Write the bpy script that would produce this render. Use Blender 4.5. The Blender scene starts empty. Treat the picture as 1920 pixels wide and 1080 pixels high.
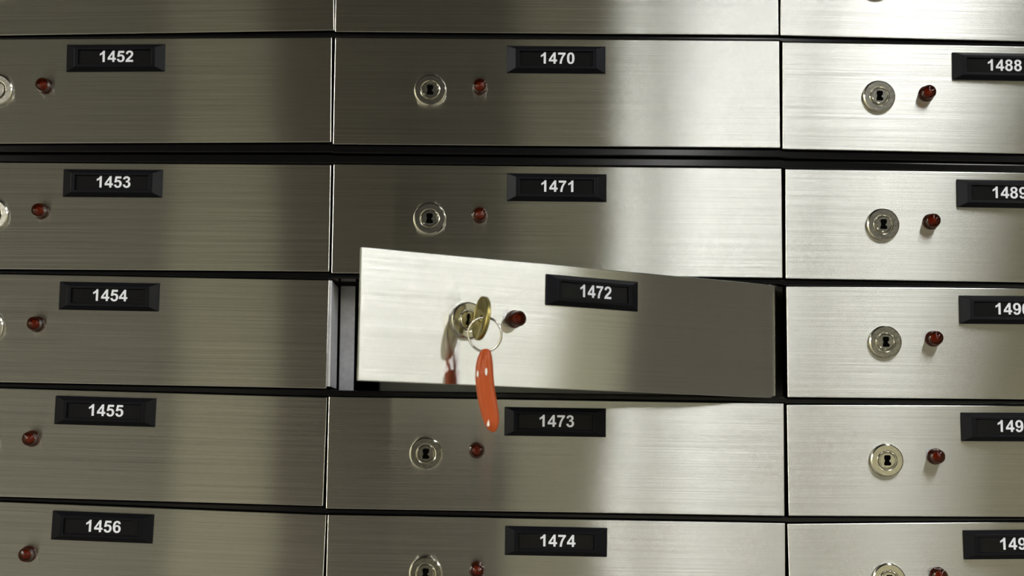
import bpy, bmesh, math, random
from mathutils import Vector, Matrix

random.seed(7)
SC = bpy.context.scene
COL = SC.collection
Z0 = 1.30                      # height of the point straight in front of the camera
FPX, SCL = 2550.0, 0.0003
DIST = FPX * SCL               # camera to wall, metres

# ------------------------------------------------------------------ camera
def rot3(a, b, c):
    Rx = Matrix(((1, 0, 0), (0, math.cos(a), -math.sin(a)), (0, math.sin(a), math.cos(a))))
    Ry = Matrix(((math.cos(b), 0, math.sin(b)), (0, 1, 0), (-math.sin(b), 0, math.cos(b))))
    Rz = Matrix(((math.cos(c), -math.sin(c), 0), (math.sin(c), math.cos(c), 0), (0, 0, 1)))
    return Rz @ Rx @ Ry
RM = rot3(-0.0928083283, 0.0101318347, 0.0107102065)
CX, CY = 880.0, 590.0
def w3(v):  # right, down, forward -> world
    return Vector((v[0], v[2], -v[1]))
cam_d = bpy.data.cameras.new('camera')
cam = bpy.data.objects.new('camera', cam_d); COL.objects.link(cam)
ax, ay, az = w3(RM[0]), -w3(RM[1]), -w3(RM[2])
M = Matrix((ax, ay, az)).transposed().to_4x4()
M.translation = Vector((0, -DIST, Z0))
cam.matrix_world = M
cam_d.sensor_width = 36.0
cam_d.lens = FPX / 1920 * 36
cam_d.shift_x = (960 - CX) / 1920
cam_d.shift_y = (CY - 540) / 1920
cam_d.clip_start = 0.02
cam_d.dof.use_dof = True
cam_d.dof.focus_distance = 0.745
cam_d.dof.aperture_fstop = 8
SC.camera = cam

# ------------------------------------------------------------------ world, exposure
world = bpy.data.worlds.new('world'); SC.world = world
world.use_nodes = True
world.node_tree.nodes['Background'].inputs[0].default_value = (0.75, 0.75, 0.7, 1)
world.node_tree.nodes['Background'].inputs[1].default_value = 0.02
SC.view_settings.view_transform = 'Standard'
SC.view_settings.look = 'None'
SC.view_settings.gamma = 1
SC.view_settings.use_curve_mapping = False
SC.view_settings.exposure = 0.0

# ------------------------------------------------------------------ ceiling lights (light part; housings further down)
# name, x, y near, y far, width, watts per metre, colour
LAMPS = [
    (0.60, -0.36, -1.28, 0.12, 4.8, (0.99, 1.0, 0.98)),
    (0.60, -1.34, -1.62, 0.12, 3.6, (0.99, 1.0, 0.98)),  # dim lamp added to fill a gap in the row
    (0.60, -1.68, -2.26, 0.12, 5.0, (0.99, 1.0, 0.98)),
    (0.60, -2.32, -3.54, 0.12, 6.8, (0.99, 1.0, 0.98)),
    (0.60, -3.60, -4.38, 0.12, 4.2, (0.99, 1.0, 0.98)),  # weak lamp added so the band between its neighbours stays lit
    (0.60, -4.44, -5.50, 0.12, 9.5, (0.99, 1.0, 0.98)),
    (1.50, -0.74, -2.00, 0.12, 19.5, (0.99, 1.0, 0.98)),
    (2.50, -3.30, -4.50, 0.12, 60.0, (1.0, 0.98, 0.90)),  # unseen lamp added to light the right part of the back wall
    (-2.2, -1.50, -2.70, 0.12, 70.0, (1.0, 0.98, 0.90)),  # unseen lamp added to brighten the walls mirrored on the left
    (-2.2, -3.20, -4.40, 0.12, 70.0, (1.0, 0.98, 0.90)),  # second unseen lamp added for the left walls
]
LAMP_Z = Z0 + 0.93
for i, (lx, ya, yb, wd, wm, lc) in enumerate(LAMPS):
    ld = bpy.data.lights.new('ceiling_tube_light', 'AREA')
    ld.shape = 'RECTANGLE'; ld.size = wd; ld.size_y = abs(yb - ya)
    ld.energy = wm * abs(yb - ya); ld.color = lc
    lo = bpy.data.objects.new('ceiling_tube_light', ld); COL.objects.link(lo)
    lo.location = (lx, (ya + yb) / 2, LAMP_Z)

# ------------------------------------------------------------------ materials
def mat(name):
    m = bpy.data.materials.new(name); m.use_nodes = True
    return m, m.node_tree.nodes, m.node_tree.links, m.node_tree.nodes['Principled BSDF']
def plain(name, col, rough=0.5, metal=0.0, spec=0.5, noise=0.0, nscale=60):
    m, n, l, b = mat(name)
    b.inputs['Base Color'].default_value = (*col, 1)
    b.inputs['Roughness'].default_value = rough
    b.inputs['Metallic'].default_value = metal
    b.inputs['Specular IOR Level'].default_value = spec
    if noise:
        tc = n.new('ShaderNodeTexCoord'); nz = n.new('ShaderNodeTexNoise'); nz.inputs['Scale'].default_value = nscale
        nz.inputs['Detail'].default_value = 5
        l.new(tc.outputs['Object'], nz.inputs['Vector'])
        mr = n.new('ShaderNodeMapRange'); mr.inputs['To Min'].default_value = max(0.02, rough - noise); mr.inputs['To Max'].default_value = rough + noise
        l.new(nz.outputs['Fac'], mr.inputs['Value']); l.new(mr.outputs['Result'], b.inputs['Roughness'])
        hs = n.new('ShaderNodeMixRGB'); hs.blend_type = 'MULTIPLY'; hs.inputs['Fac'].default_value = 0.35
        hs.inputs['Color1'].default_value = (*col, 1); l.new(nz.outputs['Fac'], hs.inputs['Color2'])
        l.new(hs.outputs['Color'], b.inputs['Base Color'])
    return m

def brushed(name, col, rough, aniso, fine, coarse):
    """steel brushed along local X: the normal is jittered along local Z by noise stretched along X"""
    m, n, l, b = mat(name)
    n.remove(b)
    b = n.new('ShaderNodeBsdfAnisotropic'); b.distribution = 'GGX'   # brushed along X: tight across, wide up and down
    b.inputs['Roughness'].default_value = rough; b.inputs['Anisotropy'].default_value = aniso
    l.new(b.outputs[0], n['Material Output'].inputs['Surface'])
    tg = n.new('ShaderNodeVectorTransform'); tg.vector_type = 'VECTOR'; tg.convert_from = 'OBJECT'; tg.convert_to = 'WORLD'
    tg.inputs[0].default_value = (0, 0, 1); l.new(tg.outputs[0], b.inputs['Tangent'])
    geo = n.new('ShaderNodeNewGeometry'); tc = n.new('ShaderNodeTexCoord'); oi = n.new('ShaderNodeObjectInfo')
    off = n.new('ShaderNodeVectorMath'); off.operation = 'SCALE'; off.inputs[0].default_value = (3.1, 5.7, 11.3)
    l.new(oi.outputs['Random'], off.inputs['Scale'])
    pos = n.new('ShaderNodeVectorMath'); pos.operation = 'ADD'
    l.new(tc.outputs['Object'], pos.inputs[0]); l.new(off.outputs[0], pos.inputs[1])
    def streak(sx, sz, detail, rgh=0.5):
        mp = n.new('ShaderNodeMapping'); mp.inputs['Scale'].default_value = (sx, 40, sz)
        l.new(pos.outputs[0], mp.inputs['Vector'])
        nz = n.new('ShaderNodeTexNoise'); nz.inputs['Scale'].default_value = 1; nz.inputs['Detail'].default_value = detail
        nz.inputs['Roughness'].default_value = rgh
        l.new(mp.outputs[0], nz.inputs['Vector'])
        return nz.outputs['Fac']
    def mth(op, a, bb):
        x = n.new('ShaderNodeMath'); x.operation = op
        for i, v in enumerate((a, bb)):
            if isinstance(v, (int, float)): x.inputs[i].default_value = v
            else: l.new(v, x.inputs[i])
        return x.outputs[0]
    f1 = mth('MULTIPLY', mth('SUBTRACT', streak(40, 9000, 2), 0.5), fine)      # far below a pixel: works as vertical roughness
    f2 = mth('MULTIPLY', mth('SUBTRACT', streak(7, 3000, 4, 0.8), 0.5), coarse)  # strokes one can see
    f3 = mth('MULTIPLY', mth('SUBTRACT', streak(5, 420, 2), 0.5), coarse * 0.06)
    s = mth('ADD', mth('ADD', f1, f2), f3)
    # visible strokes also change the shade of the metal a little
    cr = n.new('ShaderNodeMapRange'); cr.inputs['From Min'].default_value = 0.3; cr.inputs['From Max'].default_value = 0.7
    cr.inputs['To Min'].default_value = 0.975; cr.inputs['To Max'].default_value = 1.02
    l.new(streak(6, 2600, 4, 0.8), cr.inputs['Value'])
    cs = n.new('ShaderNodeVectorMath'); cs.operation = 'SCALE'; cs.inputs[0].default_value = col
    l.new(cr.outputs['Result'], cs.inputs['Scale']); l.new(cs.outputs[0], b.inputs['Color'])
    up = n.new('ShaderNodeVectorTransform'); up.vector_type = 'VECTOR'; up.convert_from = 'OBJECT'; up.convert_to = 'WORLD'
    up.inputs[0].default_value = (0, 0, 1)
    sc = n.new('ShaderNodeVectorMath'); sc.operation = 'SCALE'; l.new(up.outputs[0], sc.inputs[0]); l.new(s, sc.inputs['Scale'])
    # slight sideways waviness of the sheet
    wv = n.new('ShaderNodeTexNoise'); wv.inputs['Scale'].default_value = 9; wv.inputs['Detail'].default_value = 1
    l.new(pos.outputs[0], wv.inputs['Vector'])
    wx = n.new('ShaderNodeCombineXYZ'); l.new(mth('MULTIPLY', mth('SUBTRACT', wv.outputs['Fac'], 0.5), 0.012), wx.inputs[0])
    ad = n.new('ShaderNodeVectorMath'); ad.operation = 'ADD'; l.new(geo.outputs['Normal'], ad.inputs[0]); l.new(sc.outputs[0], ad.inputs[1])
    ad2 = n.new('ShaderNodeVectorMath'); ad2.operation = 'ADD'; l.new(ad.outputs[0], ad2.inputs[0]); l.new(wx.outputs[0], ad2.inputs[1])
    nn = n.new('ShaderNodeVectorMath'); nn.operation = 'NORMALIZE'; l.new(ad2.outputs[0], nn.inputs[0])
    l.new(nn.outputs[0], b.inputs['Normal'])
    return m

M_STEEL = brushed('brushed_steel', (0.60, 0.60, 0.58), 0.19, -0.85, 0.0, 0.44)
M_EDGE = plain('cut_steel_edge', (0.62, 0.62, 0.60), 0.22, 1.0)
M_CHROME = plain('nickel_plate', (0.66, 0.64, 0.56), 0.16, 1.0, noise=0.05, nscale=900)
M_BLACK = plain('black_enamel', (0.004, 0.004, 0.0045), 0.13, spec=0.24)
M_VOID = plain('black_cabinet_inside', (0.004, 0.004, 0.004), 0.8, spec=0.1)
M_PLASTIC = plain('black_moulded_plastic', (0.006, 0.006, 0.008), 0.30, spec=0.08)
M_PLASTIC.node_tree.nodes['Principled BSDF'].inputs['Specular Tint'].default_value = (0.88, 0.9, 1.0, 1)
M_PAPER = plain('black_number_card', (0.004, 0.004, 0.005), 0.6, spec=0.1)
M_WHITE = plain('white_print', (0.88, 0.90, 1.0), 0.6)
M_HOLE = plain('keyhole_dark', (0.002, 0.002, 0.002), 0.9, spec=0.0)
M_BRASS = plain('brass', (0.31, 0.26, 0.095), 0.34, 1.0)
M_RING = plain('steel_wire', (0.62, 0.60, 0.57), 0.18, 1.0)
M_ORANGE = plain('orange_vinyl', (0.40, 0.072, 0.016), 0.36, spec=0.3)
M_PLAINWHITE = plain('plain_white', (0.80, 0.78, 0.76), 0.5)
M_GREYSHEET = plain('grey_painted_sheet', (0.86, 0.86, 0.92), 0.35, noise=0.05, nscale=300)
M_TIN = plain('olive_grey_tin', (0.075, 0.078, 0.058), 0.45, noise=0.05, nscale=200)
M_WALL = plain('beige_wall_paint', (0.80, 0.78, 0.60), 0.7, noise=0.05, nscale=8)
M_GREYBROWN = plain('grey_brown_panel', (0.20, 0.18, 0.15), 0.7, noise=0.05, nscale=8)
M_CEIL = plain('ceiling_paint', (0.04, 0.038, 0.034), 0.8, noise=0.05, nscale=8)
M_FLOOR = plain('floor_tiles', (0.22, 0.20, 0.16), 0.5, noise=0.05, nscale=4)
M_DARKBROWN = plain('dark_brown_panel', (0.022, 0.014, 0.010), 0.5, noise=0.05, nscale=14)
M_GREYOLIVE = plain('grey_olive_panel', (0.24, 0.24, 0.20), 0.6, noise=0.05, nscale=14)
M_BROWN = plain('brown_panel', (0.050, 0.028, 0.019), 0.5, noise=0.05, nscale=14)
M_DARKGREY = plain('dark_grey', (0.06, 0.06, 0.055), 0.6, noise=0.05, nscale=14)
M_HOUSING = plain('white_lamp_housing', (0.7, 0.7, 0.7), 0.5)

# clear plastic window: mostly transparent, with a gloss
def glossy_clear(name, tint, gl, rough=0.06):
    m, n, l, b = mat(name); n.remove(b)
    tr = n.new('ShaderNodeBsdfTransparent'); tr.inputs[0].default_value = (*tint, 1)
    gs = n.new('ShaderNodeBsdfGlossy'); gs.inputs['Roughness'].default_value = rough
    fr = n.new('ShaderNodeFresnel'); fr.inputs['IOR'].default_value = gl
    mx = n.new('ShaderNodeMixShader')
    l.new(fr.outputs[0], mx.inputs[0]); l.new(tr.outputs[0], mx.inputs[1]); l.new(gs.outputs[0], mx.inputs[2])
    l.new(mx.outputs[0], n['Material Output'].inputs['Surface'])
    return m, n, l, mx, tr
M_CLEAR = glossy_clear('clear_plastic', (0.98, 0.98, 0.98), 1.2)[0]
def lens_mat():
    m, n, l, mx, tr = glossy_clear('amber_red_lens', (0.82, 0.33, 0.11), 1.5, 0.08)
    df = n.new('ShaderNodeBsdfTranslucent'); df.inputs[0].default_value = (0.32, 0.085, 0.018, 1)
    d2 = n.new('ShaderNodeBsdfDiffuse'); d2.inputs[0].default_value = (0.06, 0.016, 0.005, 1)
    m1 = n.new('ShaderNodeMixShader'); m1.inputs[0].default_value = 0.5
    l.new(df.outputs[0], m1.inputs[1]); l.new(d2.outputs[0], m1.inputs[2])
    m2 = n.new('ShaderNodeMixShader'); m2.inputs[0].default_value = 0.5
    l.new(tr.outputs[0], m2.inputs[1]); l.new(m1.outputs[0], m2.inputs[2])
    l.new(m2.outputs[0], mx.inputs[1])
    return m
M_LENS = lens_mat()
M_LENSCORE = plain('dark_red_core', (0.45, 0.11, 0.03), 0.3)

# ------------------------------------------------------------------ mesh helpers
def link(name, me, m, parent=None, loc=None, smooth=False):
    o = bpy.data.objects.new(name, me); COL.objects.link(o)
    for mm in (m if isinstance(m, (list, tuple)) else [m]): me.materials.append(mm)
    if parent is not None: o.parent = parent
    if loc is not None: o.location = loc
    if smooth:
        for p in me.polygons: p.use_smooth = True
    return o
def to_mesh(bm, name, recalc=True):
    if recalc: bmesh.ops.recalc_face_normals(bm, faces=bm.faces)
    me = bpy.data.meshes.new(name); bm.to_mesh(me); bm.free(); return me
def box_bm(x0, x1, y0, y1, z0, z1, bev=0.0, seg=2, bm=None):
    own = bmesh.new()
    vs = [own.verts.new((x, y, z)) for x in (x0, x1) for y in (y0, y1) for z in (z0, z1)]
    for f in ((0, 1, 3, 2), (4, 6, 7, 5), (0, 4, 5, 1), (2, 3, 7, 6), (0, 2, 6, 4), (1, 5, 7, 3)):
        own.faces.new([vs[i] for i in f])
    bmesh.ops.recalc_face_normals(own, faces=own.faces)
    if bev: bmesh.ops.bevel(own, geom=list(own.edges), offset=bev, segments=seg, profile=0.5, affect='EDGES')
    if bm is None: return own
    me = bpy.data.meshes.new('t'); own.to_mesh(me); own.free(); bm.from_mesh(me); bpy.data.meshes.remove(me); return bm
def lathe(profile, seg=48, bm=None):
    """profile [(r, y)] around the Y axis, y negative = towards the viewer; open ends are capped at r=0"""
    bm = bm or bmesh.new(); rings = []
    for r, y in profile:
        if r < 1e-7: rings.append([bm.verts.new((0, y, 0))])
        else: rings.append([bm.verts.new((r * math.cos(2 * math.pi * i / seg), y, r * math.sin(2 * math.pi * i / seg))) for i in range(seg)])
    for a, b in zip(rings, rings[1:]):
        for i in range(seg):
            j = (i + 1) % seg
            if len(a) == 1 and len(b) == 1: continue
            if len(a) == 1: bm.faces.new((a[0], b[i], b[j]))
            elif len(b) == 1: bm.faces.new((a[i], b[0], a[j]))
            else: bm.faces.new((a[i], b[i], b[j], a[j]))
    return bm
def prism(pts, y0, y1, bev=0.0, bm=None):
    """outline [(x, z)] extruded along Y"""
    own = bmesh.new()
    f = [own.verts.new((x, y0, z)) for x, z in pts]; g = [own.verts.new((x, y1, z)) for x, z in pts]
    own.faces.new(f); own.faces.new(list(reversed(g)))
    for i in range(len(pts)):
        j = (i + 1) % len(pts); own.faces.new((f[i], g[i], g[j], f[j]))
    bmesh.ops.recalc_face_normals(own, faces=own.faces)
    if bev: bmesh.ops.bevel(own, geom=list(own.edges), offset=bev, segments=2, profile=0.5, affect='EDGES')
    return own
def smooth_by_angle(o, deg=35):
    me = o.data
    for p in me.polygons: p.use_smooth = True
    try: me.set_sharp_from_angle(angle=math.radians(deg))
    except Exception: pass
    return o
def empty(name, loc, label, cat, group=None):
    o = bpy.data.objects.new(name, None); COL.objects.link(o); o.empty_display_size = 0.02
    o.location = loc; tag(o, label, cat, group); return o
def tag(o, label, cat, group=None):
    o['label'] = label; o['category'] = cat
    if group: o['group'] = group
    return o
def structure(name, me, m):
    o = link(name, me, m); o['kind'] = 'structure'; return o

# ------------------------------------------------------------------ the room (mostly behind the camera, seen as reflections)
BACK, LEFT, RIGHT, CEIL = -6.2, -2.7, 2.6, 2.42
structure('floor', to_mesh(box_bm(LEFT, RIGHT, BACK, 0.42, -0.05, 0.0), 'floor'), M_FLOOR)
structure('ceiling', to_mesh(box_bm(LEFT, RIGHT, BACK, 0.42, CEIL, CEIL + 0.05), 'ceiling'), M_CEIL)
structure('wall_left', to_mesh(box_bm(LEFT - 0.05, LEFT, BACK, 0.42, 0, CEIL), 'wall_left'), M_WALL)
structure('wall_right', to_mesh(box_bm(RIGHT, RIGHT + 0.05, BACK, 0.42, 0, CEIL), 'wall_right'), M_WALL)
structure('wall_back', to_mesh(box_bm(LEFT, RIGHT, BACK - 0.05, BACK, 0, CEIL), 'wall_back'), M_WALL)
structure('added_dark_band', to_mesh(box_bm(LEFT, RIGHT, BACK, BACK + 0.065, 1.62, CEIL), 'added_dark_band'), M_DARKGREY)  # dark band added on the upper wall to dim the top rows' reflections

# ------------------------------------------------------------------ digits (outlines in 1/2048 em; q = quadratic spans)
GL = {
 '0': [[(563,1472),('q',775,1472,895,1321),('q',1038,1141,1038,724),('q',1038,308,894,126),('q',775,-25,562,-25),('q',348,-25,217,139.5),('q',86,304,86,726),('q',86,1140,230,1322),('q',349,1472,563,1472)],
       [(562,1239),('q',511,1239,471,1206.5),('q',431,1174,409,1090),('q',380,981,380,723),('q',380,465,406,368.5),('q',432,272,471.5,240),('q',511,208,562,208),('q',613,208,653,240.5),('q',693,273,715,357),('q',744,465,744,723),('q',744,981,718,1077.5),('q',692,1174,652.5,1206.5),('q',613,1239,562,1239)]],
 '1': [[(807,0),(526,0),(526,1059),('q',372,915,163,846),(163,1101),('q',273,1137,402,1237.5),('q',531,1338,579,1472),(807,1472)]],
 '2': [[(1041,261),(1041,0),(56,0),('q',72,148,152,280.5),('q',232,413,468,632),('q',658,809,701,872),('q',759,959,759,1044),('q',759,1138,708.5,1188.5),('q',658,1239,569,1239),('q',481,1239,429,1186),('q',377,1133,369,1010),(89,1038),('q',114,1270,246,1371),('q',378,1472,576,1472),('q',793,1472,917,1355),('q',1041,1238,1041,1064),('q',1041,965,1005.5,875.5),('q',970,786,893,688),('q',842,623,709,501),('q',576,379,540.5,339),('q',505,299,483,261)]],
 '3': [[(77,389),(349,422),('q',362,318,419,263),('q',476,208,557,208),('q',644,208,703.5,274),('q',763,340,763,452),('q',763,558,706,620),('q',649,682,567,682),('q',513,682,438,661),(469,890),('q',583,887,643,939.5),('q',703,992,703,1079),('q',703,1153,659,1197),('q',615,1241,542,1241),('q',470,1241,419,1191),('q',368,1141,357,1045),(98,1089),('q',125,1222,179.5,1301.5),('q',234,1381,331.5,1426.5),('q',429,1472,550,1472),('q',757,1472,882,1340),('q',985,1232,985,1096),('q',985,903,774,788),('q',900,761,975.5,667),('q',1051,573,1051,440),('q',1051,247,910,111),('q',769,-25,559,-25),('q',360,-25,229,89.5),('q',98,204,77,389)]],
 '4': [[(643,0),(643,295),(43,295),(43,541),(679,1472),(915,1472),(915,542),(1097,542),(1097,295),(915,295),(915,0)], [(643,542),(643,1043),(306,542)]],
 '5': [[(91,377),(371,406),('q',383,311,442,255.5),('q',501,200,578,200),('q',666,200,727,271.5),('q',788,343,788,487),('q',788,622,727.5,689.5),('q',667,757,570,757),('q',449,757,353,650),(125,683),(269,1446),(1012,1446),(1012,1183),(482,1183),(438,934),('q',532,981,630,981),('q',817,981,947,845),('q',1077,709,1077,492),('q',1077,311,972,169),('q',829,-25,575,-25),('q',372,-25,244,84),('q',116,193,91,377)]],
 '6': [[(1037,1107),(765,1077),('q',755,1161,713,1201),('q',671,1241,604,1241),('q',515,1241,453.5,1161),('q',392,1081,376,828),('q',481,952,637,952),('q',813,952,938.5,818),('q',1064,684,1064,472),('q',1064,247,932,111),('q',800,-25,593,-25),('q',371,-25,228,147.5),('q',85,320,85,713),('q',85,1116,234,1294),('q',383,1472,621,1472),('q',788,1472,897.5,1378.5),('q',1007,1285,1037,1107)],
       [(400,495),('q',400,358,463,283.5),('q',526,209,607,209),('q',685,209,737,270),('q',789,331,789,470),('q',789,613,733,679.5),('q',677,746,593,746),('q',512,746,456,682.5),('q',400,619,400,495)]],
 '7': [[(86,1186),(86,1447),(1048,1447),(1048,1242),('q',929,1125,806,906),('q',683,687,618.5,440.5),('q',554,194,555,0),(284,0),('q',293,304,410,620),('q',531,952,723,1186)]],
 '8': [[(328,791),('q',219,837,169.5,917.5),('q',120,998,120,1094),('q',120,1258,234.5,1365),('q',349,1472,560,1472),('q',769,1472,884.5,1365),('q',1000,1258,1000,1094),('q',1000,992,947,912.5),('q',894,833,798,791),('q',920,742,983.5,648),('q',1047,554,1047,431),('q',1047,228,917.5,101),('q',788,-26,573,-26),('q',373,-26,240,79),('q',83,203,83,419),('q',83,538,142,637.5),('q',201,737,328,791)],
       [(386,1074),('q',386,990,433.5,943),('q',481,896,560,896),('q',640,896,688,943.5),('q',736,991,736,1075),('q',736,1154,688.5,1201.5),('q',641,1249,563,1249),('q',482,1249,434,1201),('q',386,1153,386,1074)],
       [(360,449),('q',360,333,419.5,268),('q',479,203,568,203),('q',655,203,712,265.5),('q',769,328,769,446),('q',769,549,711,611.5),('q',653,674,564,674),('q',461,674,410.5,603),('q',360,532,360,449)]],
}
GL['9'] = [[(1149 - v[0], 1447 - v[1]) if v[0] != 'q' else ('q', 1149 - v[1], 1447 - v[2], 1149 - v[3], 1447 - v[4]) for v in c] for c in GL['6']]
def contour(c, s):
    out = []
    for v in c:
        if v[0] == 'q':
            x0, y0 = out[-1]; _, cx, cy, x1, y1 = v
            for k in range(1, 7):
                t = k / 6; out.append(((1-t)**2*x0+2*t*(1-t)*cx+t*t*x1, (1-t)**2*y0+2*t*(1-t)*cy+t*t*y1))
        else: out.append((float(v[0]), float(v[1])))
    if abs(out[0][0]-out[-1][0]) + abs(out[0][1]-out[-1][1]) < 1: out.pop()
    return [(x * s, y * s) for x, y in out]
def number_mesh(text, height):
    s = height / 1472; adv = 1139 * s
    cu = bpy.data.curves.new('n', 'CURVE'); cu.dimensions = '2D'; cu.fill_mode = 'BOTH'; cu.extrude = 0.00004
    for i, ch in enumerate(text):
        ox = (i - len(text) / 2) * adv
        for c in GL[ch]:
            p = contour(c, s); sp = cu.splines.new('POLY'); sp.points.add(len(p) - 1); sp.use_cyclic_u = True
            for q, (x, y) in zip(sp.points, p): q.co = (x + ox, y - height / 2, 0, 1)
    t = bpy.data.objects.new('t', cu); COL.objects.link(t)
    bpy.context.view_layer.update()
    me = bpy.data.meshes.new_from_object(t.evaluated_get(bpy.context.evaluated_depsgraph_get()))
    bpy.data.objects.remove(t); bpy.data.curves.remove(cu)
    me.transform(Matrix.Rotation(math.radians(90), 4, 'X'))   # plane XY -> XZ, facing -Y
    me.name = 'number_' + text
    return me

# ------------------------------------------------------------------ the deposit box door
# all parts are in the door's own frame: origin at the lower left front corner region, x along the door, z up, front face at y = 0
TH = 0.0028
def panel_mesh(W, H):
    """folded sheet front: flat face with a returned edge on all four sides"""
    bm = box_bm(0, W, 0, 0.0012, -H / 2, H / 2, bev=0.0004, seg=2)
    return to_mesh(bm, 'door_panel')
def rounded(x0, x1, z0, z1, r, k=5):
    pts = []
    for cx, cz, a in ((x1 - r, z1 - r, 0), (x0 + r, z1 - r, 90), (x0 + r, z0 + r, 180), (x1 - r, z0 + r, 270)):
        for i in range(k + 1):
            t = math.radians(a + 90 * i / k); pts.append((cx + r * math.cos(t), cz + r * math.sin(t)))
    return pts
def bezel_mesh():
    """number holder 57 x 16 mm: bevelled frame with a sunk card window"""
    W, H, D = 0.0568, 0.0160, 0.0034
    bx, bz = 0.0052, 0.0023           # plan width of the side and top bevels
    fx, fz = 0.0021, 0.0014           # flat rim
    lv = []
    lv.append([(-W/2, -H/2, 0), (W/2, -H/2, 0), (W/2, H/2, 0), (-W/2, H/2, 0)])
    lv[0] = [(x, 0, z) for x, z, _ in lv[0]]
    lv.append([(x, -0.0008, z) for x, _, z in lv[0]])
    def ring(ix, iz, y): return [(-W/2+ix, y, -H/2+iz), (W/2-ix, y, -H/2+iz), (W/2-ix, y, H/2-iz), (-W/2+ix, y, H/2-iz)]
    lv.append(ring(bx, bz, -D)); lv.append(ring(bx+fx, bz+fz, -D)); lv.append(ring(bx+fx+0.0003, bz+fz+0.0003, -D+0.0016))
    bm = bmesh.new(); V = [[bm.verts.new(p) for p in r] for r in lv]
    for a, b in zip(V, V[1:]):
        for i in range(4):
            j = (i + 1) % 4; bm.faces.new((a[i], a[j], b[j], b[i]))
    bm.faces.new(V[-1]); bm.faces.new(list(reversed(V[0])))
    bmesh.ops.recalc_face_normals(bm, faces=bm.faces)
    sharp = [e for e in bm.edges if len(e.link_faces) == 2 and e.calc_face_angle(0) > 0.3]
    bmesh.ops.bevel(bm, geom=sharp, offset=0.00018, segments=2, profile=0.5, affect='EDGES')
    return to_mesh(bm, 'number_plate')
def card_mesh():
    return to_mesh(prism(rounded(-0.0212, 0.0212, -0.0050, 0.0050, 0.0011), -0.00215, -0.0017), 'card')
def window_mesh():
    """clear cover over the card with a raised lip running round its edge"""
    o = rounded(-0.0209, 0.0209, -0.0047, 0.0047, 0.0014); i_ = rounded(-0.0205, 0.0205, -0.0043, 0.0043, 0.0012); n = len(o)
    bm = bmesh.new()
    a = [bm.verts.new((x, -0.00225, z)) for x, z in o]; b = [bm.verts.new((x, -0.0029, z)) for x, z in [((p[0]+q[0])/2, (p[1]+q[1])/2) for p, q in zip(o, i_)]]
    c = [bm.verts.new((x, -0.0025, z)) for x, z in i_]
    for u, v in ((a, b), (b, c)):
        for k in range(n): bm.faces.new((u[k], u[(k+1) % n], v[(k+1) % n], v[k]))
    bm.faces.new(c)
    return to_mesh(bm, 'clear_window')
ME_BEZEL, ME_CARD, ME_WINDOW = bezel_mesh(), card_mesh(), window_mesh()
ME_LOCK = to_mesh(lathe([(0.0, 0), (0.0091, 0), (0.0093, -0.0003), (0.0093, -0.0016), (0.0090, -0.0022), (0.0084, -0.0026), (0.0057, -0.0026), (0.0053, -0.0025), (0.0052, -0.0018), (0.0048, -0.0018), (0.0, -0.0018)], 64), 'lock_collar')
ME_CYL = to_mesh(lathe([(0.0, -0.0016), (0.0050, -0.0016), (0.00505, -0.0032), (0.0048, -0.0036), (0.0045, -0.0036), (0.0041, -0.0031), (0.0, -0.0031)], 56), 'lock_cylinder')
KH = [(-0.0017, -0.0028), (0.0015, -0.0028), (0.0019, -0.0023), (0.0019, -0.0012), (0.0013, -0.0009), (0.0009, -0.0003), (0.0012, 0.0003), (0.0017, 0.0007),
      (0.0017, 0.0024), (0.0012, 0.0029), (-0.0013, 0.0029), (-0.0018, 0.0024), (-0.0018, 0.0010), (-0.0015, 0.0004), (-0.0015, -0.0006), (-0.0019, -0.0012), (-0.0019, -0.0023)]
ME_KEYHOLE = to_mesh(prism(KH, -0.00322, -0.0025), 'keyhole')
ME_COLLAR = to_mesh(lathe([(0.0, 0), (0.0045, 0), (0.0046, -0.0003), (0.0045, -0.0009), (0.0041, -0.0011), (0.0, -0.0011)], 40), 'lamp_bezel')
def lens_profile():
    p = [(0.0, -0.0011), (0.0039, -0.0011), (0.0040, -0.0050), (0.0038, -0.0058), (0.0034, -0.0060)]
    for k in range(5):      # concentric steps of the lens face
        r = 0.0030 - k * 0.00058
        p += [(r, -0.0060), (r - 0.00014, -0.00552), (r - 0.00030, -0.0059)]
    p.append((0.0, -0.0060)); return p
ME_LENS = to_mesh(lathe(lens_profile(), 40), 'lens')
ME_CORE = to_mesh(lathe([(0.0, -0.0012), (0.0022, -0.0012), (0.0022, -0.0034), (0.0014, -0.0042), (0.0, -0.0044)], 24), 'bulb')

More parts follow.
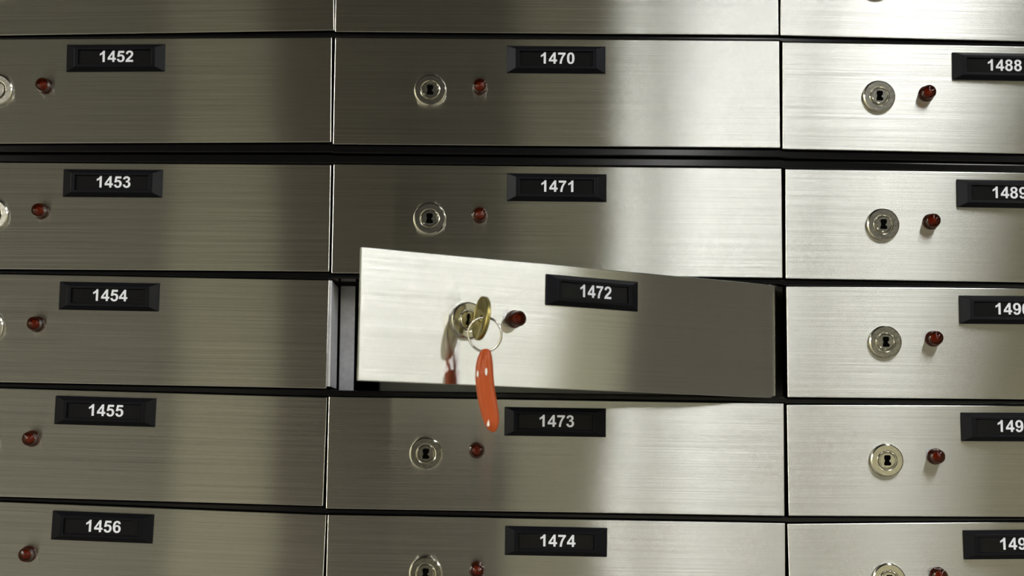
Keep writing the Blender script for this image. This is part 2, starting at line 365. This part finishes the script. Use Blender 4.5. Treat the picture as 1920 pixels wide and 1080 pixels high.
def make_door(text, W, H, M4, fx, label, keyed=False):
    """fx: x of lock, lamp and plate centre from the door's left edge"""
    root = link('safe_deposit_box', panel_mesh(W, H), M_STEEL)
    root.matrix_world = M4
    tag(root, label, 'safe deposit box', 'numbered safe deposit boxes'); root['kind'] = 'thing'
    lk = link('lock', ME_LOCK.copy() if not ME_LOCK.materials else ME_LOCK, [] if ME_LOCK.materials else M_CHROME, root, (fx[0], 0, 0.0001))
    smooth_by_angle(lk, 14)
    cy = link('lock_cylinder', ME_CYL, [] if ME_CYL.materials else M_CHROME, lk); smooth_by_angle(cy, 14)
    kh = link('keyhole', ME_KEYHOLE, [] if ME_KEYHOLE.materials else M_HOLE, lk)
    if keyed: kh.rotation_euler = (0, math.radians(8), 0)
    lp = link('indicator_lamp', ME_COLLAR, [] if ME_COLLAR.materials else M_LENS, root, (fx[1], 0, 0.0024))
    smooth_by_angle(lp, 30)
    ln = link('lens', ME_LENS, [] if ME_LENS.materials else M_LENS, lp); smooth_by_angle(ln, 20)
    cr = link('bulb', ME_CORE, [] if ME_CORE.materials else M_LENSCORE, lp); smooth_by_angle(cr, 30)
    pl = link('number_plate', ME_BEZEL, [] if ME_BEZEL.materials else M_PLASTIC, root, (fx[2], 0, 0.0189))
    link('card', ME_CARD, [] if ME_CARD.materials else M_PAPER, pl)
    nm = link('number', number_mesh(text, 0.0066), M_WHITE, pl, (0.0007, -0.00220, 0.0006))
    nm['label'] = 'white printed number ' + text
    link('clear_window', ME_WINDOW, [] if ME_WINDOW.materials else M_CLEAR, pl)
    return root

FX = {0: (0.0569, 0.0841, 0.1247), 1: (0.0554, 0.0838, 0.12735), 2: (0.0547, 0.0821, 0.1254)}
WD = {0: 0.2492, 1: 0.2554, 2: 0.2554}
# row, column: centre x, centre z, height, roll
DOORS = {
 (0,0):(-0.21581,0.26284,0.0613,0.0233),(0,1):(0.0406,0.2656,0.0626,-0.00016),(0,2):(0.2974,0.26308,0.0623,-0.01711),
 (1,0):(-0.21595,0.19865,0.06136,0.01245),(1,1):(0.04082,0.1997,0.06255,0.0),(1,2):(0.29773,0.19759,0.06242,-0.01038),
 (2,0):(-0.2153,0.12551,0.06157,0.00212),(2,1):(0.04147,0.12533,0.06284,-0.00114),(2,2):(0.29871,0.12393,0.06273,-0.00702),
 (3,0):(-0.21523,0.06053,0.06148,-0.00918),(3,2):(0.29883,0.05786,0.06257,0.0011),
 (4,0):(-0.2154,-0.00437,0.06072,-0.01814),(4,1):(0.04119,-0.00767,0.06248,-0.00504),(4,2):(0.29846,-0.00777,0.06171,0.0064),
 (5,0):(-0.21479,-0.06875,0.0613,-0.02835),(5,1):(0.04155,-0.0738,0.0626,-0.00747),(5,2):(0.2985,-0.07252,0.0623,0.01884),
}
WHERE = {
 '1451': 'brushed steel deposit box cut off at the top left, above box 1452',
 '1452': 'dark brushed steel deposit box numbered 1452, at the upper left above door 1453',
 '1453': 'brushed steel deposit box numbered 1453, just below the thick black rail on the left',
 '1454': 'brushed steel deposit box numbered 1454, left of the open door',
 '1455': 'brushed steel deposit box numbered 1455, below door 1454 on the left',
 '1456': 'brushed steel deposit box numbered 1456, bottom of the left column',
 '1469': 'brushed steel deposit box cut off at the top middle, above door 1470',
 '1470': 'brushed steel deposit box numbered 1470, above the thick black rail in the middle',
 '1471': 'brushed steel deposit box numbered 1471, partly hidden by the open door below it',
 '1472': 'open brushed steel deposit box numbered 1472, swung outward with a key in it',
 '1473': 'brushed steel deposit box numbered 1473, behind the end of the orange key tag',
 '1474': 'brushed steel deposit box numbered 1474, bottom of the middle column',
 '1487': 'bright brushed steel deposit box cut off at the top right, above door 1488',
 '1488': 'brightly lit brushed steel deposit box numbered 1488, at the upper right',
 '1489': 'brushed steel deposit box numbered 1489, just below the thick black rail on the right',
 '1490': 'brushed steel deposit box numbered 1490, right of the open door',
 '1491': 'brushed steel deposit box numbered 1491, below door 1490 on the right',
 '1492': 'brushed steel deposit box numbered 1492, bottom of the right column',
}
rnd = random.Random(3)
FIRST = {0: 1451, 1: 1469, 2: 1487}
for (r, c), (xc, zc, H, roll) in DOORS.items():
    text = str(FIRST[c] + r)
    W = 0.2546 if (r, c) == (5, 1) else WD[c]
    if c == 0: xc = xc + (0.2554 - W) / 2
    R = Matrix.Rotation(-roll, 4, 'Y')
    tilt = Matrix.Rotation(math.radians(rnd.uniform(-0.12, 0.12)), 4, 'Z') @ Matrix.Rotation(math.radians(rnd.uniform(-0.2, 0.2)), 4, 'X')
    M4 = Matrix.Translation((xc, 0, Z0 + zc)) @ R @ tilt @ Matrix.Translation((-W / 2, 0, 0))
    make_door(text, W, H, M4, FX[c], WHERE[text])

# the open door 1472, hinged at its right end
PSI = math.radians(28.4)
XR, ZR = 0.1705, 0.0580
WO, FXO = 0.261, (0.0580, 0.0850, 0.1320)
OPEN = Matrix.Translation((XR, 0.006, Z0 + ZR)) @ Matrix.Rotation(PSI, 4, 'Z') @ Matrix.Rotation(0.0085, 4, 'Y') @ Matrix.Translation((-WO, 0, 0))
make_door('1472', WO, 0.0642, OPEN, FXO, WHERE['1472'], keyed=True)

# ------------------------------------------------------------------ black frames of the two stacked cabinets
def rail_mesh(pts, y0=0.0016, y1=0.016, bev=0.0008):
    """pts [(x, z top, z bottom)] left to right: a bar that follows the gap between the rows"""
    bm = bmesh.new(); secs = []
    for x, zt, zb in pts:
        prof = [(y1, zt), (y0 + bev, zt), (y0 + bev * 0.3, zt - bev * 0.3), (y0, zt - bev), (y0, zb + bev), (y0 + bev * 0.3, zb + bev * 0.3), (y0 + bev, zb), (y1, zb)]
        secs.append([bm.verts.new((x, y, Z0 + z)) for y, z in prof])
    for a, b in zip(secs, secs[1:]):
        for i in range(8):
            j = (i + 1) % 8; bm.faces.new((a[i], b[i], b[j], a[j]))
    bm.faces.new(secs[0]); bm.faces.new(list(reversed(secs[-1])))
    return to_mesh(bm, 'rail')
def edge_z(r, c, x, top):
    xc, zc, H, roll = DOORS[(r, c)] if (r, c) in DOORS else (0.0414, 0.0592, 0.0626, -0.003)
    return zc + (x - xc) * math.tan(roll) + (H / 2 if top else -H / 2)
XS = {0: (-0.343, -0.27, -0.18, -0.10, -0.0885), 1: (-0.0855, 0.0, 0.0414, 0.10, 0.168), 2: (0.1715, 0.22, 0.30, 0.36, 0.425)}
def gap_pts(r, ftop=0.0, fbot=1.0, m=0.0004):
    out = []
    for c in range(3):
        for x in XS[c]:
            zt, zb = edge_z(r, c, x, False), edge_z(r + 1, c, x, True)
            g = zt - zb
            out.append((x, zt - ftop * g - m, zb + (1 - fbot) * g + m))
    return out
def cabinet(name, label, zlo, zhi, rails, stile_z):
    o = empty(name, (0.04, 0.0, Z0 + zlo), label, 'cabinet', 'black safe deposit cabinets')
    inv = Matrix.Translation((-0.04, 0, -(Z0 + zlo)))
    def part(pn, me, m):
        me.transform(inv); return link(pn, me, m, o)
    for pts in rails: part('rail', rail_mesh(pts), M_BLACK)
    for x in (-0.3462, 0.4290): part('side_panel', to_mesh(box_bm(x - 0.0012, x + 0.0012, 0.003, 0.40, Z0 + zlo, Z0 + zhi), 'side'), M_BLACK)
    for (x0, x1) in ((-0.08835, -0.08655), (0.16930, 0.17035)):
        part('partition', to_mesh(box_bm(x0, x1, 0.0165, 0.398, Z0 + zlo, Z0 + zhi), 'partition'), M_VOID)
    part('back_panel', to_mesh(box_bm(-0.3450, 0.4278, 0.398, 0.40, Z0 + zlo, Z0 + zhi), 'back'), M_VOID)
    return o, part
# the thick double rail sits between rows 1 and 2
up, up_part = cabinet('cabinet_frame', 'black steel cabinet frame around the upper rows of doors, above the thick double rail', 0.1613, 0.2995,
    [gap_pts(0), gap_pts(1, 0.0, 0.47, 0.0004)], None)
lo, lo_part = cabinet('cabinet_frame', 'black steel cabinet frame around the four lower rows of doors, below the thick double rail', -0.112, 0.1610,
    [gap_pts(1, 0.50, 0.97, 0.0003), gap_pts(2), gap_pts(3), gap_pts(4)], None)

# inside of the open compartment
jb = box_bm(-0.0879, -0.0860, 0.0014, 0.0360, Z0 + 0.0300, Z0 + 0.0900)
lo_part('jamb', to_mesh(jb, 'jamb'), M_GREYSHEET)
lo_part('strike_strip', to_mesh(box_bm(-0.0852, -0.0765, 0.042, 0.0435, Z0 + 0.028, Z0 + 0.0925, bev=0.0003), 'strip'), M_GREYSHEET)
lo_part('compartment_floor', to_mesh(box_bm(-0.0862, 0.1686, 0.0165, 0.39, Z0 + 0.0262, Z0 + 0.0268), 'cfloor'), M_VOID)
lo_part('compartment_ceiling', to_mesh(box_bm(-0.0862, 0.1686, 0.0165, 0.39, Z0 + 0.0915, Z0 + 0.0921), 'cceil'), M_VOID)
# removable tin standing in the compartment
tin = link('deposit_tin', to_mesh(box_bm(-0.0620, 0.160, 0.050, 0.36, Z0 + 0.0271, Z0 + 0.083, bev=0.0012), 'tin'), M_TIN)
tag(tin, 'olive grey metal tin inside the open compartment, behind the open door', 'tin')

# plinth under the cabinets and steel surround
structure('trim_1', to_mesh(box_bm(-0.3474, 0.4302, 0.003, 0.40, 0.0, Z0 - 0.1125), 'plinth'), M_BLACK)
structure('trim_2', to_mesh(box_bm(-0.3474, 0.4302, 0.003, 0.40, Z0 + 0.300, CEIL), 'header'), M_BLACK)
structure('wall_front', to_mesh(box_bm(-0.3476, LEFT, 0.0, 0.42, 0, CEIL), 'wall_front'), M_DARKGREY)
structure('wall_front_right', to_mesh(box_bm(0.4304, RIGHT, 0.0, 0.42, 0, CEIL), 'wall_front_right'), M_DARKGREY)

# ------------------------------------------------------------------ key, ring and tag hanging in the open door
def in_open(x, y, z): return OPEN @ Vector((x, y, z))
lock_w = in_open(FXO[0], 0, 0.0001)
TURN = math.radians(8)
# key frame: local u = out of the door (-Y of the door), v = up, thickness along door x
def key_mesh():
    pts = []
    # bow: upright oval with a shallow dent on the lock side; u from 0.006 to 0.020
    outline = []
    for i in range(48):
        a = 2 * math.pi * i / 48
        u = 0.0148 + 0.0080 * math.cos(a) ; v = 0.0110 * math.sin(a)
        if math.cos(a) < 0: u = 0.0148 + 0.0066 * math.cos(a) + 0.0014 * math.exp(-(v / 0.0035) ** 2) * 0.3
        outline.append((u, v))
    bm = bmesh.new()
    T = 0.00115
    hole_c, hole_r = (0.0165, -0.0005), 0.0019
    n = 48
    hole = [(hole_c[0] + hole_r * math.cos(2*math.pi*i/n), hole_c[1] + hole_r * math.sin(2*math.pi*i/n)) for i in range(n)]
    def ringv(pts, t): return [bm.verts.new((t, -u, v)) for u, v in pts]
    def inset(pts, d):
        return [(u + (0.0140 - u) * d / 0.008, v * (1 - d / 0.012)) for u, v in pts]
    ins = inset(outline, 0.0011)
    loops = [ringv(hole, -T*0.8), ringv(ins, -T*0.8), ringv(inset(outline, 0.0008), -T), ringv(inset(outline, 0.0003), -T), ringv(outline, -T*0.7),
             ringv(outline, T*0.7), ringv(inset(outline, 0.0003), T), ringv(inset(outline, 0.0008), T), ringv(ins, T*0.8), ringv(hole, T*0.8)]
    for a, b in zip(loops, loops[1:] + loops[:1]):
        for i in range(n):
            j = (i + 1) % n; bm.faces.new((a[i], a[j], b[j], b[i]))
    # neck and blade
    box_bm(-0.0009, 0.0009, -0.0095, -0.0036, -0.0036, 0.0036, bev=0.0002, bm=bm)
    box_bm(-0.0007, 0.0007, -0.0042, -0.0020, -0.0026, 0.0026, bm=bm)
    return to_mesh(bm, 'key')
key = smooth_by_angle(link('key', key_mesh(), M_BRASS), 40)
key.matrix_world = Matrix.Translation(lock_w) @ OPEN.to_quaternion().to_matrix().to_4x4() @ Matrix.Rotation(TURN, 4, 'Y')
tag(key, 'brass key with an oval bow turned in the lock of the open door 1472', 'key')

def unproj(px, py, depth_y):
    """world point seen at photo pixel (px, py) at world y = depth_y"""
    d = RM.transposed() @ Vector(((px - CX) / FPX, (py - CY) / FPX, 1.0))
    t = (depth_y + DIST) / d.z
    return Vector((d.x * t, -DIST + d.z * t, Z0 - d.y * t))
hole_w = key.matrix_world @ Vector((0, -0.0165, -0.0005))
YR = hole_w.y
# ring
def ring_mesh(R, r):
    bm = bmesh.new(); rings = []
    n, k = 72, 12
    for i in range(n):
        a = 2 * math.pi * i / n
        RR = R
        x, z = RR * math.cos(a), RR * math.sin(a)
        rings.append([bm.verts.new(((RR + r * math.cos(b)) * math.cos(a), r * 1.15 * math.sin(b), (RR + r * math.cos(b)) * math.sin(a))) for b in [2*math.pi*j/k for j in range(k)]])
    for i in range(n):
        a, b = rings[i], rings[(i + 1) % n]
        for j in range(k): bm.faces.new((a[j], a[(j+1) % k], b[(j+1) % k], b[j]))
    return to_mesh(bm, 'key_ring')
ring = smooth_by_angle(link('key_ring', ring_mesh(0.0083, 0.00058), M_RING), 60)
rc = unproj(909, 627, YR)
ring.matrix_world = Matrix.Translation(rc) @ Matrix.Rotation(math.radians(-14), 4, 'Z') @ Matrix.Rotation(math.radians(6), 4, 'X')
tag(ring, 'thin steel split ring hanging from the brass key', 'key ring')

# orange tag: a soft vinyl loop folded over the ring
def tag_mesh():
    # photo outline: (y, x left, x right)
    prof = [(653.5, 907, 914), (656, 903.5, 918), (660, 900, 920.5), (667, 896.5, 922.5), (678, 893, 924), (690, 891.3, 924.8), (705, 891, 925.5), (720, 891.7, 926.7), (735, 893.5, 928.7),
            (750, 896, 931.3), (765, 899, 934), (780, 903, 936), (790, 906.3, 936.2), (798, 910, 935), (804, 914, 932.5), (808.5, 919, 929.5), (810.5, 922.5, 926.5)]
    bm = bmesh.new(); secs = []
    n = 72
    for y, xl, xr in prof:
        a, b = unproj(xl, y, YR), unproj(xr, y, YR)
        c = (a + b) / 2; h = (b.x - a.x) / 2
        t = (y - 653.5) / 157
        th = min(0.0031, h * 0.95) * (1.0 if t < 0.3 else 1.0 - 0.45 * (t - 0.3) / 0.7)
        sec = []
        for i in range(n):
            q = 2 * math.pi * i / n
            X, Y = math.cos(q), math.sin(q)
            px = h * math.copysign(abs(X) ** 0.75, X); py = th * math.copysign(abs(Y) ** 0.8, Y)
            g = max(0, 1 - t / 0.34)                      # groove between the two folded lobes near the top
            if Y < 0: py += 0.0019 * g * math.exp(-((px / h + 0.22) / 0.17) ** 2) * min(1, t * 12)
            # long shallow hollow down the middle of the body
            if Y < 0: py += 0.0005 * math.exp(-((px / h) / 0.45) ** 2) * (1 if 0.2 < t < 0.9 else 0.2)
            sec.append(bm.verts.new((c.x + px, c.y + py, c.z)))
        secs.append(sec)
    for a, b in zip(secs, secs[1:]):
        for i in range(n): bm.faces.new((a[i], a[(i+1) % n], b[(i+1) % n], b[i]))
    bm.faces.new(secs[0]); bm.faces.new(list(reversed(secs[-1])))
    return to_mesh(bm, 'key_tag')
me = tag_mesh(); org = unproj(911, 655, YR); me.transform(Matrix.Translation(-org))
ktag = link('key_tag', me, M_ORANGE, loc=org, smooth=True)
sm = ktag.modifiers.new('s', 'SUBSURF'); sm.levels = 1; sm.render_levels = 2
tag(ktag, 'orange vinyl key tag hanging from the steel ring in front of the open door', 'key tag')
def tag_mark(name, px, py, w, h, lab, tilt=0, shape='oval'):  # thin white pieces laid on the front of the tag
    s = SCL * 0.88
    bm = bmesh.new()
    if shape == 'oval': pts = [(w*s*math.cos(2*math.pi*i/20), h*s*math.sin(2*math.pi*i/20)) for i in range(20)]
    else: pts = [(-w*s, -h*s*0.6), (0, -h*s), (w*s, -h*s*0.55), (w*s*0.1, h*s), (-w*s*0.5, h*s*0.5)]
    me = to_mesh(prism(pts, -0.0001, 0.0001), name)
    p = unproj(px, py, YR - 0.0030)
    o = link(name, me, M_PLAINWHITE, ktag, p - org)
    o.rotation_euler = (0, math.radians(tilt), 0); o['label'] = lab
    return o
tag_mark('white_mark', 895.5, 701, 1.7, 6.0, 'small white mark at left')
tag_mark('white_mark', 911.6, 697, 2.2, 7.0, 'small white mark at right')
tag_mark('white_corner_mark', 915.6, 793.5, 2.6, 6.5, 'small white three cornered mark at the bottom', 4, 'tri')

# ------------------------------------------------------------------ lamp housings on the ceiling
LAMP_WHERE = ['nearest the steel doors', 'second from the steel doors, added as dim fill in the row', 'third from the steel doors', 'fourth from the steel doors', 'fifth from the steel doors, added as dim fill in the row', 'farthest from the steel doors in the middle row',
              'nearest the steel doors on the right side', 'far end of the right side, added to light the back wall', 'nearer one on the left side, added to brighten the walls', 'farther one on the left side, added to brighten the walls']
for i, (lx, ya, yb, wd, wm, lc) in enumerate(LAMPS):
    yc = (ya + yb) / 2; L = abs(yb - ya)
    root = empty('ceiling_light', (lx, yc, LAMP_Z), 'white tube lamp fixture on the ceiling, ' + LAMP_WHERE[i], 'ceiling light', 'tube lamps on the ceiling')
    bm = box_bm(-wd/2 - 0.01, wd/2 + 0.01, -L/2 - 0.02, L/2 + 0.02, 0.004, CEIL - LAMP_Z, bev=0.004)
    link('housing', to_mesh(bm, 'housing'), M_HOUSING, root)
# unseen panels added to make the dark bands mirrored in the steel
structure('added_dark_panel_1', to_mesh(box_bm(-1.04, -0.75, BACK, BACK + 0.06, 0, 1.61, bev=0.01), 'added_dark_panel_1'), M_BROWN)  # stands in for the person behind the camera, brown part
structure('added_dark_panel_2', to_mesh(box_bm(-0.745, -0.18, BACK, BACK + 0.06, 0, 1.61, bev=0.01), 'added_dark_panel_2'), M_DARKBROWN)  # darkest part of that mirrored figure
structure('added_dark_panel_3', to_mesh(box_bm(-0.175, 0.12, BACK, BACK + 0.06, 0, 1.61, bev=0.01), 'added_dark_panel_3'), M_DARKGREY)  # added for the greyer band beside the mirrored figure
structure('added_dark_panel_4', to_mesh(box_bm(-2.7, -1.60, BACK, BACK + 0.06, 0, 1.61, bev=0.01), 'added_dark_panel_4'), M_GREYOLIVE)  # added to darken the mirrored wall at the far left
structure('added_dark_panel_5', to_mesh(box_bm(RIGHT - 0.06, RIGHT, -1.31, -0.01, 0, 2.3, bev=0.01), 'added_dark_panel_5'), M_GREYBROWN)  # added on the right wall to darken the open door's reflection
